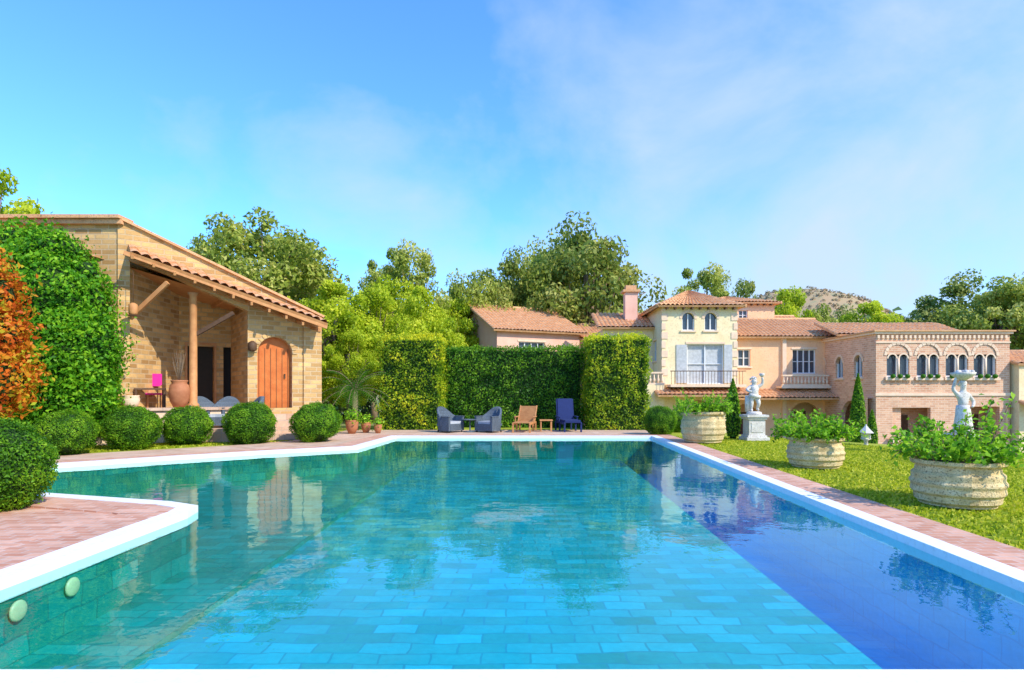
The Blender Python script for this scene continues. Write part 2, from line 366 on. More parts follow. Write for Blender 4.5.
n=100000
yy=3.5+(rng.uniform(0,1,n)**1.4)*17; xx=rng.uniform(4.6,15,n)
k=(xx>3.88+.78+ (yy-3.27)*.0505+.02)&(xx<(13.8-(yy-8).clip(0)*.42))&(xx/yy<.95)
xx=xx[k];yy=yy[k];n=len(xx)
P=np.stack([xx,yy,np.full(n,.02)],1); nn=np.stack([rng.normal(size=n),rng.normal(size=n),rng.normal(0,.3,n)],1)
leafmesh('grass_tufts',P,nn,.06,[L_grass],rng.uniform(0,1,n)*.8+.1)
n=22000
t=rng.uniform(0,1,n); xx=-12.5+t*7; yy=rng.uniform(12.6,18.6,n)
k=(yy>13.5+(xx+12)*.93+.25)&(yy<17.4+(xx+11.5)*.66)&(yy<18.6)
n=int(k.sum()); P=np.stack([xx[k],yy[k],np.full(n,.02)],1); nn=np.stack([rng.normal(size=n),rng.normal(size=n),rng.normal(0,.3,n)],1)
leafmesh('bed_grass',P,nn,.07,[L_grass],rng.uniform(0,1,n)*.8)

# ------------------------------------------------------------ pool house
ph=empty('brick_pool_house'); A=Vector((-11.5,17.5)); ang=math.degrees(math.atan2(3.5,4.8)); FL=1.0
mb=MB(); mb.M=frame(A.x,A.y,0,ang)   # 0 brick 1 inner 2 tile 3 timber 4 dark 5 door 6 stone 7 deck
def zt(s): return 6.6-(s)*(6.6-4.15)/5.94
L=5.94
so=arch(3.85,4.97,FL,2.82)
outl=[(-.0,0),(L,0),(L,zt(L)),(0,zt(0))]
porch=[(.3,FL),(3.55,FL),(3.55,zt(3.55)-.95),(.3,zt(.3)-.95)]
mb.wall(outl,[porch,so],0,.28,0,None)
mb.face([(a,.2,z) for a,z in arch(3.85,4.97,FL,2.82)],5)
for i in range(6):
    a=3.85+1.12*(i+.5)/6; mb.box(a-.006,a+.006,.185,.199,FL,3.0,4)
mb.box(4.75,4.79,.15,.2,2.0,2.15,4)
for i in range(14):
    t0=math.pi*i/14;t1=math.pi*(i+.85)/14; c=4.41
    mb.face([(c+.57*math.cos(t0),-.03,2.82+.57*math.sin(t0)),(c+.72*math.cos(t0),-.03,2.82+.72*math.sin(t0)),(c+.72*math.cos(t1),-.03,2.82+.72*math.sin(t1)),(c+.57*math.cos(t1),-.03,2.82+.57*math.sin(t1))],0)
mb.box(L-.6,L+.02,-.06,.0,0,zt(L)-.3,0)
mb.box(L-.3,L,.28,6,0,zt(L)-.05,0)
bw=2.6
mb2=MB(); mb2.M=mb.M@Matrix.Translation((0,bw,0))
mb2.wall([(-2,FL),(4.6,FL),(4.6,5.2),(-2,6.4)],[rect(2.15,3.0,FL,3.15),rect(3.3,4.0,FL,3.15)],1,.25,1,4)
mb2.box(2.08,2.15,-.05,.1,FL,3.2,3); mb2.box(3.0,3.07,-.05,.1,FL,3.2,3); mb2.box(2.08,3.07,-.05,.1,3.2,3.28,3)
mb2.build('porch_back_wall',ph,[M_brickin,M_brickin,M_tile,M_wood,M_dark])
mb.box(3.55,3.8,.28,bw,FL,4.6,1); mb.box(-2,L,.02,6,-.1,FL,7)
mb.box(-3.2,-2.95,.3,bw,FL,6.2,1)
mb.face([(-3,.28,zt(-.0)-.55),(L,.28,zt(L)-.25),(L,bw+.2,zt(L)-.25),(-3,bw+.2,zt(0)-.55)],3)
for i in range(8):
    s=.3+i*.65; mb.box(s,s+.09,.28,bw,zt(s)-.9,zt(s)-.62,3)
mb.face([(0,.3,zt(0)-.2),(L,.3,zt(L)-.2),(L,7,zt(L)-.2),(0,7,zt(0)-.2)],2)
mb.beam((-.06,.1,zt(0)+.04),(L+.1,.1,zt(L)+.02),.42,.07,2)
roofplane(mb,(.25,-.85,zt(.25)-1.05),(L-.05,-.85,zt(L)-.34),(L-.05,0,zt(L)-.06),(.25,0,zt(.25)-.66),2,under=3)
mb.beam((.1,-.80,zt(.1)-1.10),(L-.05,-.80,zt(L)-.42),.07,.12,3)
for i in range(11):
    s=.3+i*.53; mb.beam((s,-.88,zt(s)-1.13+.045*i),(s,.02,zt(s)-.82+.03*i),.07,.1,3)
mb.lathe(1.95,-.1,[(.17,FL),(.17,FL+.15),(.12,FL+.2),(.11,zt(1.95)-1.3),(.18,zt(1.95)-1.2)],14,3)
mb.beam((.3,.0,3.7),(1.2,-.7,4.75),.1,.12,3); mb.beam((2.0,-.1,3.3),(3.0,-.65,4.0),.1,.12,4)
mb.beam((0.3,-.05,zt(.3)-1.0),(L,-.05,zt(L)-.42),.12,.2,3)
for i in range(5): mb.box(3.6,5.4,-.3*(i+1),-.3*i,-.1,FL-.2*(i+1)+.0,7)
mb.box(-1,3.5,-.5,.0,-.1,FL-.02,6); mb.box(-1.05,3.5,-.58,.02,FL-.02,FL+.06,7)
mb.build('facade',ph,[M_brick,M_brickin,M_tile,M_wood,M_wooddark,M_door,M_stone,M_deck])
mb=MB(); mb.box(-24,-11.5,17.55,24,0,6.55,0); mb.box(-24.1,-11.35,17.4,17.55,6.42,6.55,2); mb.box(-24.1,-11.35,17.3,18,6.56,6.66,2)
mb.build('side_wing',ph,[M_brick,M_brick,M_tile])
mb=MB(); mb.box(X(196,18.2),X(264,18.2),17.95,19.2,-.02,.42,0); mb.build('terrace_step',ph,[M_deck])
fm=frame(A.x,A.y,0,ang)
def LP(s,w,z=FL): return fm@Vector((s,w,z))
def place(mb,name,p,mats,rot=0):
    e=empty(name,p); e.rotation_euler=(0,0,R(rot)); mb.build('body',e,mats); return e
for s,ro in ((.60,20),(1.04,-10)):
    mb=MB()
    for a in (-.17,.17):
        for b in (-.17,.17): mb.box(a-.02,a+.02,b-.02,b+.02,0,.44,0)
    mb.box(-.19,.19,-.19,.19,.44,.50,1); mb.box(-.19,.19,.15,.20,.72,1.12,1); mb.box(-.19,-.15,.15,.19,.5,.76,0); mb.box(.15,.19,.15,.19,.5,.76,0)
    place(mb,'pink_dining_chair',LP(s,1.2),[M_wood,M_pinkf],ang+ro)
mb=MB(); mb.box(-.42,.42,-.22,.22,.60,.65,0)
for a in (-.38,.38):
    for b in (-.18,.18): mb.box(a-.03,a+.03,b-.03,b+.03,0,.60,0)
place(mb,'wooden_table',LP(.86,.66),[M_wooddark],ang)
mb=MB(); mb.lathe(0,0,[(.16,0),(.26,.2),(.3,.45),(.26,.68),(.2,.74),(.24,.8),(.24,.83),(.18,.8)],20,0); e=place(mb,'terracotta_vase',LP(1.56,-.2,FL+.06),[M_terra])
mb=MB()
for i in range(26):
    a=rng.uniform(0,6.28);t=rng.uniform(.05,.22); mb.tube((0,0,.7),(t*math.cos(a),t*math.sin(a),rng.uniform(1.3,1.75)),.008,.004,4,0)
mb.build('twigs',e,[M_bark])
mb=MB(); mb.tube((0,0,.0),(0,0,.9),.008,.008,5,0); mb.lathe(0,0,[(.1,-.35),(.12,-.3),(.12,-.05),(.04,0)],8,1); mb.box(-.13,.13,-.13,.13,-.38,-.35,0)
place(mb,'hanging_lantern',LP(.35,-.5,4.1),[M_wooddark,M_wood])
mb=MB(); mb.box(-.3,.3,-.02,.02,-.16,.16,0); mb.box(-.25,.25,-.025,-.02,.04,.11,1); mb.box(-.25,.25,-.025,-.02,-.08,-.04,1)
place(mb,'wall_sign',LP(1.35,bw-.03,3.3),[M_sign,M_red],ang)
mb=MB(); mb.lathe(0,0,[(.15,0),(.22,.13),(.24,.26),(.22,.34),(.24,.37),(.2,.35)],18,0); place(mb,'stone_jar',LP(.3,-.3,FL+.06),[M_stone])
mb=MB(); mb.lathe(0,0,[(.05,-.05),(.14,0),(.14,.22),(.04,.3)],10,0); mb.box(-.02,.02,0,.2,.1,.14,0); place(mb,'wall_lamp',LP(3.66,-.15,2.9),[M_wooddark])

# ------------------------------------------------------------ villas
GZ=-2.2
def house(name,x,y,ang,w,d,eave,ridge,roof='gable',mats=None,fh=(),lh=(),rh=(),over=.4,gz=GZ):
    e=empty(name); mats=mats or [M_plaster]; Mt=[mats[0],M_stone,M_tile,M_white,M_glass,M_wooddark]+list(mats[1:])
    mb=MB(); F0=frame(x,y,0,ang)
    def side(Mx,wd,holes,gable=False):
        mb.M=Mx; ol=[(0,gz),(wd,gz),(wd,eave)]+([(wd/2,ridge-.06)] if gable else [])+[(0,eave)]
        mb.wall(ol,[h[0] for h in holes],0,.25,0,None)
        for h in holes:
            pts,kind=h
            xs=[p[0] for p in pts];zs=[p[1] for p in pts];a0,a1,z0,z1=min(xs),max(xs),min(zs),max(zs)
            if kind=='open':
                bk=1.5; mb.face([(p[0],bk,p[1]) for p in rect(a0-1.2,a1+1.2,z0-.5,z1+.6)],0); mb.face([(a0-1,.26,z0),(a1+1,.26,z0),(a1+1,bk,z0),(a0-1,bk,z0)],1)
                m_=(a0+a1)/2; mb.box(m_-.1,m_+.75,bk-.06,bk-.01,z0,z0+(z1-z0)*.8,5)
                for q in (a0-1.2,a1+1.2): mb.face([(q,.26,z0),(q,bk,z0),(q,bk,z1+.6),(q,.26,z1+.6)],0)
                mb.face([(a0-1.2,.26,z1+.5),(a1+1.2,.26,z1+.5),(a1+1.2,bk,z1+.5),(a0-1.2,bk,z1+.5)],0); continue
            mb.face([(p[0],.2,p[1]) for p in pts],4 if kind!='curtain' else 6)
            ft=.06
            mb.box(a0+.002,a0+ft,.1,.19,z0,z1 if len(pts)==4 else z1-(a1-a0)/2,3); mb.box(a1-ft,a1-.002,.1,.19,z0,z1 if len(pts)==4 else z1-(a1-a0)/2,3)
            mb.box(a0+ft,a1-ft,.1,.19,z0+.002,z0+ft,3)
            if len(pts)==4: mb.box(a0+ft,a1-ft,.1,.19,z1-ft,z1-.002,3)
            k=2 if kind in('win','curtain','arch2') else (4 if kind=='win4' else 1)
            for i in range(1,k): mb.box(a0+(a1-a0)*i/k-.03,a0+(a1-a0)*i/k+.03,.1,.19,z0+ft,z1-ft,3)
            if kind!='arch2': mb.box(a0+ft,a1-ft,.12,.18,(z0+z1)/2-.02,(z0+z1)/2+.02,3)
            mb.box(a0-.1,a1+.1,-.08,.0,z0-.1,z0,1)
            if len(pts)>4:
                r=(a1-a0)/2;c=(a0+a1)/2;zs_=z1-r
                for i in range(9):
                    t0=math.pi*i/9;t1=math.pi*(i+.9)/9
                    mb.face([(c+r*math.cos(t0),-.03,zs_+r*math.sin(t0)),(c+(r+.16)*math.cos(t0),-.03,zs_+(r+.16)*math.sin(t0)),(c+(r+.16)*math.cos(t1),-.03,zs_+(r+.16)*math.sin(t1)),(c+r*math.cos(t1),-.03,zs_+r*math.sin(t1))],1)
            else: mb.box(a0-.08,a1+.08,-.04,.0,z1,z1+.12,1)
    side(F0,w,fh)
    side(F0@frame(0,d,0,-90),d,lh,roof=='gable'); side(F0@frame(w,0,0,90),d,rh,roof=='gable'); side(F0@frame(w,d,0,180),w,())
    mb.M=F0
    sl=(ridge-eave)/(d/2); z0=eave-over*sl
    if roof=='gable':
        roofplane(mb,(-over,-over,z0),(w+over,-over,z0),(w+over,d/2,ridge),(-over,d/2,ridge),2)
        roofplane(mb,(w+over,d+over,z0),(-over,d+over,z0),(-over,d/2,ridge),(w+over,d/2,ridge),2)
        mb.tube((-over,d/2,ridge+.05),(w+over,d/2,ridge+.05),.12,.12,8,2)
    elif roof=='hip':
        h=min(w,d)/2
        if w>=d: ra,rb=(h,d/2,ridge),(w-h+.01,d/2,ridge)
        else: ra,rb=(w/2,h,ridge),(w/2,d-h+.01,ridge)
        z0=eave-.08; c=[(-over,-over,z0),(w+over,-over,z0),(w+over,d+over,z0),(-over,d+over,z0)]
        if w>=d:
            roofplane(mb,c[0],c[1],rb,ra,2);roofplane(mb,c[1],c[2],rb,rb,2);roofplane(mb,c[2],c[3],ra,rb,2);roofplane(mb,c[3],c[0],ra,ra,2)
        else:
            roofplane(mb,c[0],c[1],ra,ra,2);roofplane(mb,c[1],c[2],rb,ra,2);roofplane(mb,c[2],c[3],rb,rb,2);roofplane(mb,c[3],c[0],ra,rb,2)
        for q in c[:2]: mb.tube(q,ra if q==c[0] or w<d else rb,.1,.1,6,2)
        for i in range(int(w/.5)): mb.box(.2+i*.5,.3+i*.5,-over+.05,.0,eave-.25,eave-.13,5)
    elif roof=='flat':
        mb.box(-.12,w+.12,-.12,d,eave,eave+.12,1); mb.box(-.2,w+.2,-.2,d,eave+.12,eave+.2,2)
    return e,mb,F0,Mt
def balustrade(mb,x0,x1,y,z,h=.8,mat=1,n=None):
    n=n or int((x1-x0)/.22); mb.box(x0,x1,y-.1,y+.1,z+h-.1,z+h,mat); mb.box(x0,x1,y-.1,y+.1,z,z+.1,mat)
    for i in range(n):
        a=x0+(x1-x0)*(i+.5)/n; mb.lathe(a,y,[(.05,z+.1),(.085,z+.1+h*.25),(.04,z+h*.6),(.06,z+h-.1)],8,mat)
def canopy(mb,x0,x1,y0,z,dep=1.1,rise=.45): roofplane(mb,(x0,y0-dep,z),(x1,y0-dep,z),(x1,y0-.01,z+rise),(x0,y0-.01,z+rise),2)
e,mb,F0,Mt=house('pink_villa',X(497,40),40,25,6.4,9,5.85,7.9,'gable',[M_pink],fh=[(rect(1.6,3.6,4.2,5.0),'win4')],lh=[(rect(5.5,6.5,3.6,4.8),'win')])
mb.build('structure',e,Mt)
e,mb,F0,Mt=house('small_pink_villa',X(570,43),43,8,6.0,6,5.5,6.7,'gable',[M_pink],fh=[(rect(2,3,3.6,4.6),'win')])
mb.build('structure',e,Mt)
e,mb,F0,Mt=house('cream_villa',9.0,36,0,4.5,8,6.75,7.95,'hip',[M_plaster,M_curtain,M_pink],
   fh=[(arch(1.2,1.95,5.25,5.95),'arch2'),(arch(2.55,3.3,5.25,5.95),'arch2'),(rect(1.5,3.7,2.05,4.45),'curtain'),(arch(1.2,3.2,-2.1,.1),'open')],
   lh=[(rect(5.8,6.6,3.5,4.8),'win')])
for k in range(9):
    z=2.0+k*.55
    mb.box(-.03,.35 if k%2 else .22,-.035,.0,z,z+.4,1); mb.box(4.5-(.35 if k%2 else .22),4.53,-.035,.0,z,z+.4,1)
for a0,a1 in ((.85,1.48),(3.72,4.2)): mb.box(a0,a1,-.05,-.005,2.1,4.4,6) 
mb.box(.2,4.6,-1.2,0,1.85,2.0,1)
for i in range(24): mb.box(.25+i*.18,.27+i*.18,-1.15,-1.13,2.0,2.75,5)
mb.box(.2,4.6,-1.17,-1.11,2.75,2.8,5)
canopy(mb,-.6,5.0,0,1.35,1.5,.4)
mb.box(-1.9,-.02,-.6,2.1,GZ,2.0,0); balustrade(mb,-1.9,0,-.5,2.0,.75); mb.box(-1.95,-1.7,-.62,-.4,2,2.85,1)
mb.box(-1.6,-.8,3.2,3.9,4,8.1,7); mb.box(-1.75,-.65,3.05,4.05,8.1,8.25,2); mb.box(-1.55,-.85,3.25,3.85,8.25,8.55,2)
mb.box(-3.2,-.01,2.2,7.8,GZ,5.6,0); roofplane(mb,(-3.6,1.8,5.6),(0,1.8,5.6),(0,5,6.9),(-3.6,5,6.9),2)
mb.build('structure',e,Mt)
e,mb,F0,Mt=house('rear_cream_villa',X(703,47),47,0,5.6,6,8.6,9.4,'hip',[M_plaster2],fh=[(rect(2.8,3.5,7.2,8.0),'win')])
mb.build('structure',e,Mt)
e,mb,F0,Mt=house('peach_villa',13.6,38.5,0,7.2,7,5.2,6.6,'gable',[M_plaster2],
   fh=[(rect(4.4,5.9,2.75,4.3),'win4'),(rect(.9,1.7,3.2,4.3),'win'),(arch(.6,2.2,-2.1,.0),'open'),(arch(4.2,6.2,-2.1,-.1),'open')])
mb.box(3.7,3.95,-.15,-.001,GZ,5.05,1); mb.box(3.3,6.9,-.9,0,1.8,1.95,1); balustrade(mb,3.35,6.3,-.8,1.95,.7)
canopy(mb,-.2,7.0,-.0,1.15,1.8,.55)
mb.box(6.4,7.1,-.12,-.002,GZ,5.0,0)
mb.build('structure',e,Mt)
e,mb,F0,Mt=house('peach_annex',17.6,46,0,5.0,6,6.6,7.7,'gable',[M_plaster2]); mb.build('structure',e,Mt)
fh=[]
D=33.0
for p in (898,928,957,985):
    c=X(p,D)-X(876,D); fh.append((arch(c-.62,c+.62,2.4,3.55),'arch2'))
fh+=[(rect(.9,3.0,-1.6,.7),'open'),(rect(5.2,6.8,-1.6,.75),'open')]
e,mb,F0,Mt=house('brick_arcade_villa',X(876,D),D,0,7.35,8,4.75,5,'flat',[M_pinkbrick],fh=fh,
   lh=[(arch(5.9,6.7,2.4,3.3),'arch2'),(arch(3.9,4.7,2.4,3.3),'arch2'),(arch(1.9,2.7,2.4,3.3),'arch2'),(arch(4.5,6.6,-1.9,0),'open')])
mb.M=F0
for p in (898,928,957,985):
    c=X(p,D)-X(876,D)
    mb.tube((c,-.02,2.4),(c,-.02,3.4),.07,.07,8,1)
    for sx in (-.62,0):
        for i in range(8):
            t0=math.pi*i/8;t1=math.pi*(i+1)/8;cc=c+sx+.31
            mb.face([(cc+.30*math.cos(t0),-.01,3.4+.30*math.sin(t0)),(cc+.30*math.cos(t1),-.01,3.4+.30*math.sin(t1)),(cc+.22*math.cos(t1),-.01,3.4+.22*math.sin(t1)),(cc+.22*math.cos(t0),-.01,3.4+.22*math.sin(t0))],1)
    pts=[(c+.6*math.cos(math.pi*i/10),.02,3.55+.6*math.sin(math.pi*i/10)) for i in range(11)]
    mb.face(pts+[(c-.6,.02,3.62),(c,.02,3.55),(c+.6,.02,3.62)],0)
    mb.box(c-.75,c+.75,-.15,-.085,2.2,2.34,1)
    for q in (-.4,0,.4): mb.ball((c+q,-.2,2.42),.13,6,8)
mb.box(-.05,7.4,-.06,-.001,1.35,1.5,1); mb.box(-.03,7.38,-.05,-.001,4.25,4.33,1)
for i in range(29): mb.box(.05+i*.25,.17+i*.25,-.08,-.002,4.5,4.68,1)
balustrade(mb,.7,3.3,-.2,-1.65,.75)
mb.box(5.2,6.9,-.35,-.01,-2.0,-1.6,1)
roofplane(mb,(-.4,3.2,5.0),(7.6,3.2,5.0),(7.6,6,6.0),(-.4,6,6.0),2)
Mt.append(L_pot); mb.build('structure',e,Mt)
e,mb,F0,Mt=house('yellow_villa',27.55,32.6,0,8,6,3.1,3.9,'gable',[M_plaster],over=.15,fh=[(rect(.9,1.9,1.0,2.3),'win'),(rect(.8,2.0,-1.8,.2),'open')])
canopy(mb,-.05,6,0,.7,.9,.35); mb.build('structure',e,Mt)

# ------------------------------------------------------------ hedges & bushes
boxfoliage('clipped_hedge_pillar',(-5.35,-2.95,24.3,26.4,0,3.78),420,.10,L_pillar)
boxfoliage('clipped_hedge_pillar',(3.15,5.5,24.1,26.4,0,3.78),420,.10,L_pillar)
boxfoliage('clipped_hedge',(-2.9,3.1,26.0,27.2,0,3.45),420,.10,L_hedge)
bms=[blob('boxwood_mesh',[((0,0,.60),(.64*a,.64*b,.62*c))],3200,.042,L_box,jit=.025,core=.93,zmin=.02,link=False,lump=l,nvar=.6) for a,b,c,l in ((1,1,1,.08),(1.03,.97,.95,.11))]
def inst(name,me,loc,s=1,rot=0):
    o=bpy.data.objects.new(name,me); o.location=loc; o.scale=(s,s,s) if not isinstance(s,tuple) else s; o.rotation_euler=(0,0,rot); col.objects.link(o); return o
for i,(px,D,dia) in enumerate(((-8,7.7,1.26),(65,14.5,1.24),(132,16.0,1.30),(187,17.2,1.28),(250,17.7,1.36),(316,18.4,1.38))):
    inst('boxwood_ball',bms[i%2],(X(px,D),D,-.02),(dia/1.26,dia/1.26,dia/1.26*random.uniform(.92,1.0)),px*.3)
inst('boxwood_ball',bms[0],(X(660,21.5),21.5,-.02),.85,2)
inst('boxwood_ball',bms[1],(X(676,23),23,-.02),.7,3)
def e3(px,py,D,r,ry=None): return ((X(px,D),D,Z(py,D)),(r,ry or r,r*1.05))
E=[e3(62,400,16.2,1.1),e3(74,400,16.2,1.0),e3(58,355,16.2,1.35),e3(78,345,16.3,1.0),e3(42,340,16.2,1.1),e3(54,305,16.3,1.25),e3(36,280,16.4,1.0),e3(48,262,16.5,.8),e3(20,255,16.5,.75),e3(38,246,16.6,.45),e3(80,300,16.4,.65),e3(30,385,15.9,1.0),e3(80,385,16.3,.75),e3(86,272,16.4,.3),e3(68,250,16.5,.3)]
blob('climbing_ivy_shrub',E,560,.115,L_ivy,jit=.14,core=.85,zmin=0,lump=.34,nvar=.75)
E=[e3(-6,380,13.5,.75),e3(-10,335,13.5,.7),e3(-8,295,13.5,.55),e3(-14,270,13.5,.4)]
blob('red_croton_shrub',E,420,.13,L_red,jit=.16,core=.75,zmin=0,lump=.3,nvar=.7)
def cypress(px,D,h,r,name='cypress_tree'):
    n=int(2600*h*r*2); t=rng.uniform(0,1,n); a=rng.uniform(0,6.283,n)
    rad=r*np.sin(np.pi*np.clip(t*.9+.12,0,.995))**.6*(1-t*.45)*rng.uniform(.75,1.08,n)
    P=np.stack([rad*np.cos(a),rad*np.sin(a),.1+t*(h-.1)],1); Nn=np.stack([np.cos(a),np.sin(a),np.full(n,.3)],1)+rng.normal(0,.5,(n,3))
    mb=MB(); mb.lathe(0,0,[(r*.3,0),(r*.7,h*.15),(r*.75,h*.4),(r*.4,h*.75),(.02,h*.95)],10,1)
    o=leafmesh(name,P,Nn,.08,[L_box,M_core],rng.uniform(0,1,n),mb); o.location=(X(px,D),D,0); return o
cypress(733,19.5,1.95,.27); cypress(858,22,2.8,.30).location.z=-.6; cypress(872,21,1.5,.2).location.z=-.6
def potplant(px,D,w,h,name,ph_=.45):
    e=empty(name,(X(px,D),D,0)); r=w/2; mb=MB(); prof=[(r*.62,0),(r*.72,.03)]
    k=9
    for i in range(k+1):
        t=i/k; rr=r*(.74+.27*math.sin(math.pi*(.12+.72*t))); prof.append((rr+(.018 if i%2 else 0),h*(.06+.80*t))); prof.append((rr+(.018 if i%2 else 0),h*(.06+.80*t)+h*.03))
    prof+=[(r*.98,h*.9),(r*1.03,h*.93),(r*1.03,h),(r*.92,h),(r*.9,h*.9)]
    mb.lathe(0,0,prof,36,0,False,.014); mb.lathe(0,0,[(r*.9,h*.88),(r*.88,h*.92)],20,1)
    mb.build('stone_pot',e,[M_pot,M_soil])
    P=[];Nn=[];rn=[]; mb=MB()
    for i in range(95):
        a=rng.uniform(0,6.28); q=rng.uniform(.2,1)**.5*r*.95; base=Vector((q*math.cos(a),q*math.sin(a),h)); ln=rng.uniform(.35,1.1)*ph_*(1.6 if i%9==0 else 1)
        out=Vector((math.cos(a),math.sin(a),0))*(q/r)*rng.uniform(.3,1.1); v=Vector((0,0,1))+out; v.normalize(); p=base.copy(); droop=rng.uniform(.3,2.8) if q>r*.6 else .2
        g=rng.uniform(-.2,.2)
        for s in range(9):
            p2=p+v*ln/8; mb.tube(p,p2,.006,.005,4,1); p=p2; v=(v+Vector((0,0,-droop/9))).normalized()
            for _ in range(5 if s>1 else 2):
                P.append(np.array(p)+rng.normal(0,.04,3)); Nn.append(rng.normal(0,1,3)+np.array([0,0,.8])); rn.append(rng.uniform(.1,.9)+g)
    leafmesh('foliage',P,Nn,.075,[L_pot,M_bark],np.array(rn),mb,e,aspect=.6)
    return e
potplant(957,7.95,1.02,.62,'potted_plant',.48); potplant(815,12.0,1.02,.62,'potted_plant',.40); potplant(703,17.9,1.25,.95,'potted_plant',.42)

# ------------------------------------------------------------ statues
def skin(name,parent,vs,es,rs,mat):
    me=bpy.data.meshes.new(name); me.from_pydata(vs,es,[]); me.materials.append(mat)
    o=bpy.data.objects.new(name,me); col.objects.link(o); o.parent=parent
    md=o.modifiers.new('skin','SKIN'); md.use_smooth_shade=True
    for i,r in enumerate(rs):
        sv=me.skin_vertices[0].data[i]; sv.radius=(r,r) if not isinstance(r,tuple) else r; sv.use_root=(i==0)
    sb=o.modifiers.new('sub','SUBSURF'); sb.levels=2; sb.render_levels=2; return o
def pedestal(mb,w,h,mat=0):
    mb.box(-w/2,w/2,-w/2,w/2,0,.12,mat); mb.box(-w*.42,w*.42,-w*.42,w*.42,.12,.18,mat); mb.box(-w*.36,w*.36,-w*.36,w*.36,.18,h-.14,mat); mb.box(-w*.42,w*.42,-w*.42,w*.42,h-.14,h-.07,mat); mb.box(-w*.48,w*.48,-w*.48,w*.48,h-.07,h,mat)
    mb.box(-w*.26,w*.26,-w*.38,-w*.361,.28,h-.24,mat)
D=18.9; e=empty('cherub_statue',(X(754,D),D,0)); mb=MB(); pedestal(mb,.7,.82); mb.lathe(0,0,[(.24,.82),(.22,.9),(.16,.92)],14,0); mb.build('pedestal',e,[M_marble])
b=.92
vs=[(0,0,b+.50),(.01,-.01,b+.66),(0,0,b+.78),(0,0,b+.84),(0,-.015,b+.92),(0,-.01,b+1.03),
 (-.12,0,b+.77),(-.25,-.04,b+.68),(-.20,-.16,b+.62),(-.14,-.2,b+.64),
 (.12,0,b+.77),(.26,-.03,b+.86),(.25,-.06,b+1.02),(.22,-.07,b+1.08),
 (-.08,0,b+.44),(-.09,-.03,b+.24),(-.08,.02,b+.05),(-.09,-.07,b+.02),
 (.08,0,b+.44),(.12,-.10,b+.26),(.10,.0,b+.08),(.12,-.08,b+.04)]
es=[(0,1),(1,2),(2,3),(3,4),(4,5),(2,6),(6,7),(7,8),(8,9),(2,10),(10,11),(11,12),(12,13),(0,14),(14,15),(15,16),(16,17),(0,18),(18,19),(19,20),(20,21)]
rs=[.13,.12,.10,.055,.10,.085,.065,.05,.04,.035,.065,.05,.04,.035,.09,.065,.045,.035,.09,.065,.045,.035]
skin('figure',e,vs,es,rs,M_marble)
mb=MB()
for i in range(26):
    a=rng.uniform(0,6.28);t=rng.uniform(.1,1.3); p=(.105*math.sin(t)*math.cos(a),.02+.10*math.sin(t)*math.sin(a)+.02,b+.97+.11*math.cos(t)); mb.ball(p,.032,0,8)
mb.ball((0,-.125,b+.93),.018,0,8); mb.ball((-.11,0,b+.93),.025,0,8); mb.ball((.11,0,b+.93),.025,0,8)
mb.box(-.028,.028,-.122,-.1,b+.875,b+.885,0)
mb.lathe(.22,-.07,[(.03,b+1.08),(.07,b+1.12),(.09,b+1.19),(.05,b+1.2)],10,0)
mb.tube((-.2,.03,b+.5),(-.17,.08,b+.0),.07,.09,8,0); mb.tube((.15,-.12,b+.45),(-.18,-.12,b+.52),.05,.06,8,0)
mb.build('curls_and_drapery',e,[M_marble])
D=14.3; e=empty('maiden_statue',(X(963,D),D,-.42)); mb=MB(); pedestal(mb,.62,.95)
b=.95
mb.lathe(0,0,[(.21,b),(.20,b+.1),(.17,b+.4),(.15,b+.6),(.13,b+.68)],14,0,True,.08)
mb.lathe(0,0,[(.06,b+1.27),(.12,b+1.31),(.24,b+1.40),(.26,b+1.46),(.20,b+1.45)],18,0)
for i in range(14): mb.ball((rng.uniform(-.15,.15),rng.uniform(-.15,.15),b+1.47),.055,0,8)
mb.ball((0,.01,b+1.2),.085,0,10); mb.ball((0,.1,b+1.17),.05,0,8); mb.ball((0,-.085,b+1.15),.014,0,8)
mb.build('pedestal_and_dress',e,[M_marble])
vs=[(0,0,b+.62),(0,-.01,b+.78),(0,0,b+.93),(0,0,b+1.03),(0,-.01,b+1.13),(0,-.01,b+1.22),(-.13,0,b+.92),(-.24,.0,b+1.06),(-.20,-.02,b+1.26),(-.18,-.02,b+1.34),(.13,0,b+.92),(.24,-.02,b+.76),(.15,-.12,b+.66),(.1,-.15,b+.64)]
es=[(0,1),(1,2),(2,3),(3,4),(4,5),(2,6),(6,7),(7,8),(8,9),(2,10),(10,11),(11,12),(12,13)]
skin('figure',e,vs,es,[.13,.095,.11,.045,.075,.06,.055,.042,.034,.028,.055,.042,.034,.028],M_marble)
D=17; e=empty('stone_garden_lantern',(X(866,D),D,-.25)); mb=MB(); mb.lathe(0,0,[(.16,0),(.16,.08),(.06,.12),(.05,.4),(.14,.46)],12,0); mb.lathe(0,0,[(.11,.46),(.11,.62)],6,1,False)
for i in range(6): mb.beam((.115*math.cos(i*1.047),.115*math.sin(i*1.047),.46),(.115*math.cos(i*1.047),.115*math.sin(i*1.047),.64),.025,.025,0)
mb.lathe(0,0,[(.22,.62),(.1,.74),(.03,.82),(.02,.86)],6,0,False); mb.build('body',e,[M_marble,M_lens])

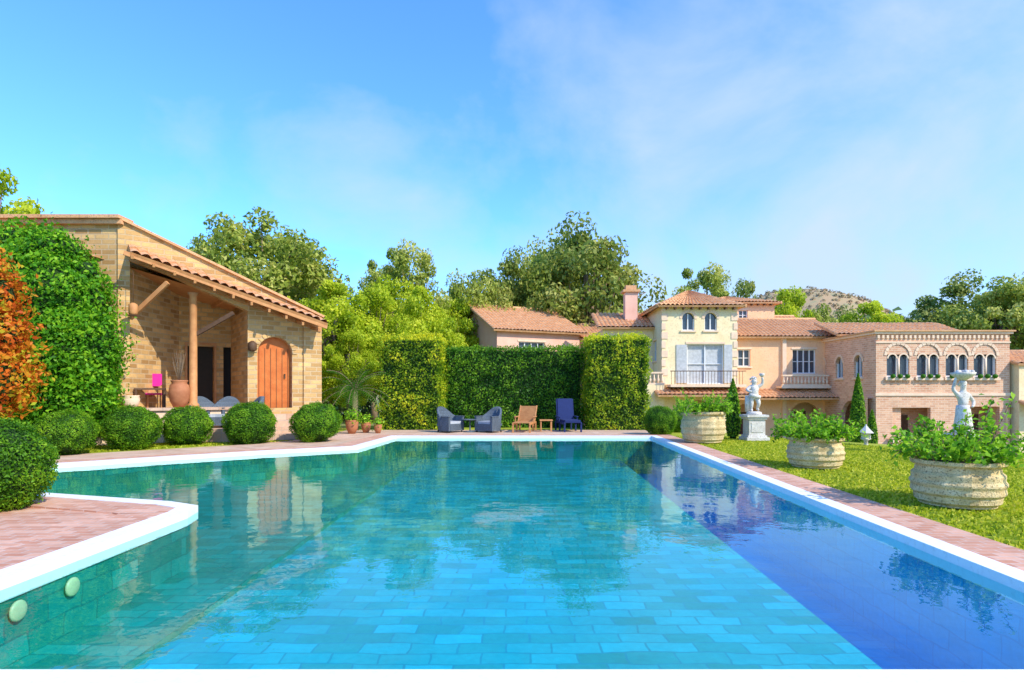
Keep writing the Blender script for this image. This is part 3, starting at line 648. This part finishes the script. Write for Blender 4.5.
# ------------------------------------------------------------ furniture
def armchair(px,D,rot,z=0):
    e=empty('wicker_armchair',(X(px,D),D,z)); e.rotation_euler=(0,0,R(rot)); mb=MB()
    n=18; prev=None
    for i in range(n+1):
        t=i/n; a=math.pi*t; s=max(0.0,math.sin(a))
        h=.60+.38*s**1.5
        x=.378*math.cos(a); y=.02+.36*s; xo=.44*math.cos(a); yo=.02+.49*s
        cur=[mb.vi((x,y,.30)),mb.vi((x*1.02,y+.05*s,h)),mb.vi((xo,yo+.03*s,h)),mb.vi((xo*.93,yo-.03,.06))]
        if prev:
            for q in range(3): mb.idx((prev[q],prev[q+1],cur[q+1],cur[q]),0,True)
        prev=cur
    mb.box(-.36,.36,-.30,.34,.26,.34,0); mb.box(-.36,.36,-.33,-.30,.08,.34,0)
    for sx in (-1,1): mb.box(sx*.40-.045,sx*.40+.045,-.32,.04,.08,.60,0); mb.box(sx*.40-.06,sx*.40+.06,-.34,.06,.60,.63,0)
    mb.box(-.31,.31,-.29,.28,.34,.43,1)
    for a in (-.36,.36):
        for b_ in (-.28,.28): mb.tube((a,b_,0),(a,b_,.1),.025,.03,6,2)
    mb.build('shell',e,[M_wicker,M_cushion,M_metal]); return e
armchair(450,22.8,55); armchair(489,22.8,-40); armchair(206,18.55,50,.42); armchair(225,18.8,10,.42); armchair(246,18.6,-50,.42)
mb=MB(); mb.lathe(0,0,[(.26,0),(.26,.02),(.03,.04),(.03,.44),(.28,.46),(.28,.49)],18,0); place(mb,'side_table',(X(470,22.9),22.9,0.012),[M_wicker])
def lounger(name,px,D,rot,m1,m2,up=60):
    e=empty(name,(X(px,D),D,0)); e.rotation_euler=(0,0,R(rot)); mb=MB()
    for sx in (-.32,.32): mb.beam((sx,-1.2,.34),(sx,.5,.34),.05,.07,0)
    for y in (-1.15,-.3,.45):
        for sx in (-.32,.32): mb.box(sx-.03,sx+.03,y-.03,y+.03,0,.33,0)
    for i in range(13): mb.box(-.34,.34,-1.18+i*.10,-1.11+i*.10,.37,.395,0)
    c,s=math.cos(R(up)),math.sin(R(up))
    for i in range(9): mb.beam((-.34,.12+i*.1*c,.40+i*.1*s),(.34,.12+i*.1*c,.40+i*.1*s),.02,.08,0)
    for sx in (-.33,.33): mb.beam((sx,.1,.38),(sx,.1+.9*c,.38+.9*s),.04,.05,0)
    mb.beam((-.3,.5,.34),(-.3,.1+.6*c,.38+.55*s),.03,.03,0)
    for sx in (-.36,.36): mb.box(sx-.04,sx+.04,-.45,.25,.56,.59,0); mb.box(sx-.02,sx+.02,-.4,-.36,.33,.56,0)
    if m2: 
        mb.box(-.30,.30,-1.15,.1,.40,.47,1); mb.beam((0,.09,.44),(0,.09+.85*c,.44+.85*s),.6,.07,1)
    mb.build('frame',e,[m1,m2 or m1]); return e
lounger('wooden_deck_chair',526,23.6,-10,M_wood,None,42)
lounger('blue_cushioned_lounger',566,23.9,8,M_navy,M_navy,78)
mb=MB(); mb.box(-.25,.25,-.25,.25,.42,.46,0)
for a in(-.2,.2):
    for b_ in (-.2,.2): mb.box(a-.02,a+.02,b_-.02,b_+.02,0,.42,0)
place(mb,'wooden_side_table',(X(546,23.2),23.2,.012),[M_wood])
for px,D,s in ((352,22,.7),(366,22.5,.55),(378,22.2,.45)):
    mb=MB(); mb.lathe(0,0,[(.18*s,0),(.3*s,.3*s),(.34*s,.6*s),(.3*s,.66*s),(.36*s,.72*s),(.3*s,.7*s)],16,0); e=place(mb,'clay_flower_pot',(X(px,D),D,.012),[M_terra])
    blob('plant',[((0,0,.85*s),(.35*s,.35*s,.35*s))],600,.09,L_pot,jit=.1,core=.5,parent=e)

# ------------------------------------------------------------ trees
def treevar(seed,h,cr,nclump,per,leaf,mat,airy=.0,lowfrac=.35,flat=.8):
    rs=np.random.default_rng(seed); random.seed(seed)
    mb=MB(); base=Vector((0,0,0)); p=base; r=h*.028
    for i in range(5):
        q=p+Vector((rs.normal(0,.18),rs.normal(0,.18),h*.15)); mb.tube(p,q,r,r*.82,8,1); r*=.82; p=q
    top=p; P=[];Nn=[];rn=[]
    zc=h*(lowfrac+1)/2; hz=h*(1-lowfrac)/2
    for c in range(nclump):
        d=rs.normal(size=3); d/=np.linalg.norm(d); rad=rs.uniform(.35,1)**.5
        ce=np.array([d[0]*cr*rad,d[1]*cr*rad,zc+d[2]*hz*rad])
        ce[:2]*=1-.25*abs(d[2])
        if c%2==0:
            st=Vector((top.x*.5,top.y*.5,h*rs.uniform(.3,.7))); mid=st.lerp(Vector(ce),.5)+Vector((0,0,-.2))
            mb.tube(st,mid,h*.008,h*.005,5,1); mb.tube(mid,Vector(ce),h*.005,h*.002,5,1)
        cs=rs.uniform(.45,1.0)*cr*(.30 if not airy else .24); m=int(per*rs.uniform(.6,1.3))
        u=rs.normal(size=(m,3)); u/=np.linalg.norm(u,axis=1,keepdims=True); rr=rs.uniform(.1,1,(m,1))**.45
        pp=ce+u*rr*cs*np.array([1.1,1.1,flat])
        P.append(pp);Nn.append(u*.6+rs.normal(0,.6,(m,3))+np.array([0,0,.3])); rn.append(rs.uniform(0,.6,m)+rs.uniform(0,.4)+u[:,2]*.1)
    return leafmesh('tree_mesh',np.vstack(P),np.vstack(Nn),leaf,[mat,M_bark],np.concatenate(rn),mb,link=False,aspect=.6)
TV=[treevar(1,10,4.2,64,280,.24,L_t1,0,.35),treevar(2,10,3.8,72,320,.24,L_t2,0,.12),treevar(5,10,3.4,46,190,.20,L_t1,1,.4),
    treevar(8,10,3.9,58,260,.25,L_t3,0,.3),treevar(9,10,3.6,70,320,.22,L_t2,0,.2),treevar(12,10,4.0,44,190,.22,L_t3,1,.45),treevar(15,10,3.4,40,150,.24,L_t2,1,.45)]
def tree(name,px,D,topy,wpx,v,gz=0,rot=None):
    hz=Z(topy,D)-gz; w=wpx/F*D/7.6
    return inst(name,TV[v],(X(px,D),D,gz),(w,w,hz/10),rot if rot is not None else random.uniform(0,6))
B='broadleaf_tree'
tree(B,262,33,218,145,0); tree(B,215,33,236,80,0); tree(B,305,36,250,90,3)
tree(B,330,29,286,100,1); tree(B,375,31,288,95,4); tree(B,350,27.5,330,60,4); tree(B,425,33,290,80,1,-1); tree(B,395,36,278,70,4)
tree('airy_tree',412,40,240,100,2,-1); tree('airy_tree',386,42,256,80,2,-1)
tree(B,455,44,296,80,4,-2);tree(B,475,46,275,85,0,-2); tree(B,510,48,258,85,3,-2); tree(B,545,50,258,85,0,-2); tree(B,585,50,226,130,3,-2); tree(B,560,54,240,90,0,-2); tree(B,612,52,268,60,0,-2)
tree('airy_tree',705,62,262,90,2,-2); tree('airy_tree',735,66,276,60,5,-2)
tree(B,790,64,288,60,4,-2); tree(B,822,66,308,60,0,-2); tree(B,872,66,304,80,1,-2); tree(B,850,70,312,60,3,-2)
tree(B,965,66,280,100,3,-2); tree(B,1005,60,280,100,0,-2); tree(B,1040,60,284,90,3,-2); tree(B,925,70,306,70,3,-2)
tree('airy_tree',-12,26,158,135,6,0)
tree(B,285,27,300,50,1)
def palm(px,D,h,name):
    e=empty(name,(X(px,D),D,0)); mb=MB(); mb.tube((0,0,0),(0,0,h),.14,.11,10,1)
    for i in range(26):
        a=i*2.4; el=rng.uniform(.1,1.2); v=Vector((math.cos(a)*math.cos(el),math.sin(a)*math.cos(el),math.sin(el))); p=Vector((0,0,h)); sd=v.cross(Vector((0,0,1))).normalized()
        for s in range(16):
            p2=p+v*.1; mb.tube(p,p2,.012,.01,4,1); p=p2; v=(v+Vector((0,0,-.09))).normalized()
            for q in (-1,1):
                t=(sd*q+v*.4).normalized(); w=v*.018
                mb.face([p-w,p+w,p+t*.34+Vector((0,0,-.08))],0)
    mb.build('fronds',e,[L_pot,M_bark])
palm(355,24,1.6,'cycad_palm')
P=[];Nn=[];rn=[]
for i in range(230):
    px=-250+i*6.6+rng.uniform(-6,6); D=rng.uniform(72,95); ty=rng.uniform(308,335); r=rng.uniform(2.5,5)
    for k in range(3):
        c=np.array([X(px,D)+rng.normal(0,2),D+rng.normal(0,2),Z(ty,D)-r-k*rng.uniform(2,4)]); m=240
        u=rng.normal(size=(m,3)); u/=np.linalg.norm(u,axis=1,keepdims=True)
        P.append(c+u*r*rng.uniform(.6,1.05,(m,1))*np.array([1,1,.85])); Nn.append(u+rng.normal(0,.5,(m,3))); rn.append(rng.uniform(0,.6,m)+rng.uniform(0,.4))
leafmesh('distant_trees',np.vstack(P),np.vstack(Nn),.8,[L_far],np.concatenate(rn),aspect=.8)
def hillz(x,y):
    b=0
    for cx,cy,sx,sy,h in ((158,330,52,60,39),(210,345,60,60,33),(110,350,50,60,24),(-250,450,160,80,20)):
        b+=h*math.exp(-((x-cx)/sx)**2-((y-cy)/sy)**2)
    return b*.98+ (5*noise.noise(Vector((x*.03,y*.03,0)))+1.2*noise.noise(Vector((x*.1,y*.1,3))))*min(1,b/10)-2.6
nx,ny=150,50; vs=[];fs=[]
for j in range(ny):
    for i in range(nx):
        x=-420+i*6; y=170+j*7; vs.append((x,y,hillz(x,y)))
for j in range(ny-1):
    for i in range(nx-1): a=j*nx+i; fs.append((a,a+1,a+nx+1,a+nx))
me=bpy.data.meshes.new('hills'); me.from_pydata(vs,[],fs); me.materials.append(M_hill); me.polygons.foreach_set('use_smooth',[True]*len(fs)); o=bpy.data.objects.new('hills',me); col.objects.link(o)
P=[];Nn=[];rn=[]
for i in range(2600):
    x=rng.uniform(60,330); y=rng.uniform(250,350); z=hillz(x,y)
    if z<5: continue
    r=rng.uniform(.6,1.4); m=22; u=rng.normal(size=(m,3)); u/=np.linalg.norm(u,axis=1,keepdims=True)
    P.append(np.array([x,y,z])+u*r); Nn.append(u+rng.normal(0,.3,(m,3))); rn.append(rng.uniform(0,.4,m)+rng.uniform(0,.6))
leafmesh('hill_scrub',np.vstack(P),np.vstack(Nn),.9,[L_hill],np.concatenate(rn),aspect=.8)

# ------------------------------------------------------------ light, sky, camera
EL=40; az=Vector((.80,-.60))
to=Vector((az.x*math.cos(R(EL)),az.y*math.cos(R(EL)),math.sin(R(EL))))
sd=bpy.data.lights.new('sun','SUN'); sd.energy=5.0; sd.angle=R(.5); sd.color=(1,.93,.80)
so=bpy.data.objects.new('sun',sd); so.rotation_euler=to.to_track_quat('Z','Y').to_euler(); so.location=(30,-20,40); col.objects.link(so)
w=bpy.data.worlds.new('World'); bpy.context.scene.world=w; w.use_nodes=True; nt=w.node_tree; nt.nodes.clear()
sk=N(nt,'ShaderNodeTexSky'); sk.sky_type='NISHITA'; sk.sun_disc=False; sk.sun_elevation=R(EL); sk.sun_rotation=math.atan2(az.x,az.y); sk.air_density=1.0; sk.dust_density=.6; sk.ozone_density=1.6
tc=N(nt,'ShaderNodeTexCoord'); mp=N(nt,'ShaderNodeMapping'); mp.inputs['Scale'].default_value=(1,1,1.4); mp.inputs['Location'].default_value=(.3,.1,0); nt.links.new(tc.outputs['Generated'],mp.inputs[0])
n1=noisetex(nt,mp.outputs[0],3.0,7,.56,.25)
sp=N(nt,'ShaderNodeSeparateXYZ'); nt.links.new(tc.outputs['Generated'],sp.inputs[0])
f=math_(nt,'MULTIPLY_ADD',sp.outputs[0],.34,math_(nt,'MULTIPLY_ADD',n1,1.05,-.02))
f=math_(nt,'ADD',f,math_(nt,'MULTIPLY',math_(nt,'SUBTRACT',.35,sp.outputs[2]),.42))
fac=ramp(nt,f,[(.40,(0,0,0)),(.84,(.90,.90,.90))])
blue=mixc(nt,1.0,sk.outputs[0],(.95,1.78,3.05),'MULTIPLY')
cl=mixc(nt,fac,blue,(4.5,5.5,6.5))
bg=N(nt,'ShaderNodeBackground'); bg.inputs[1].default_value=.15; nt.links.new(cl,bg.inputs[0])
o=N(nt,'ShaderNodeOutputWorld'); nt.links.new(bg.outputs[0],o.inputs[0])
cd=bpy.data.cameras.new('camera'); cd.sensor_width=36; cd.lens=36*F/1024; cd.shift_y=51.5/1024; cd.clip_end=3000; cd.clip_start=.05
co=bpy.data.objects.new('camera',cd); co.location=(0,0,H); co.rotation_euler=(R(90),0,0); col.objects.link(co)
sc=bpy.context.scene; sc.camera=co; sc.view_settings.view_transform='Standard'; sc.view_settings.look='None'; sc.view_settings.exposure=0
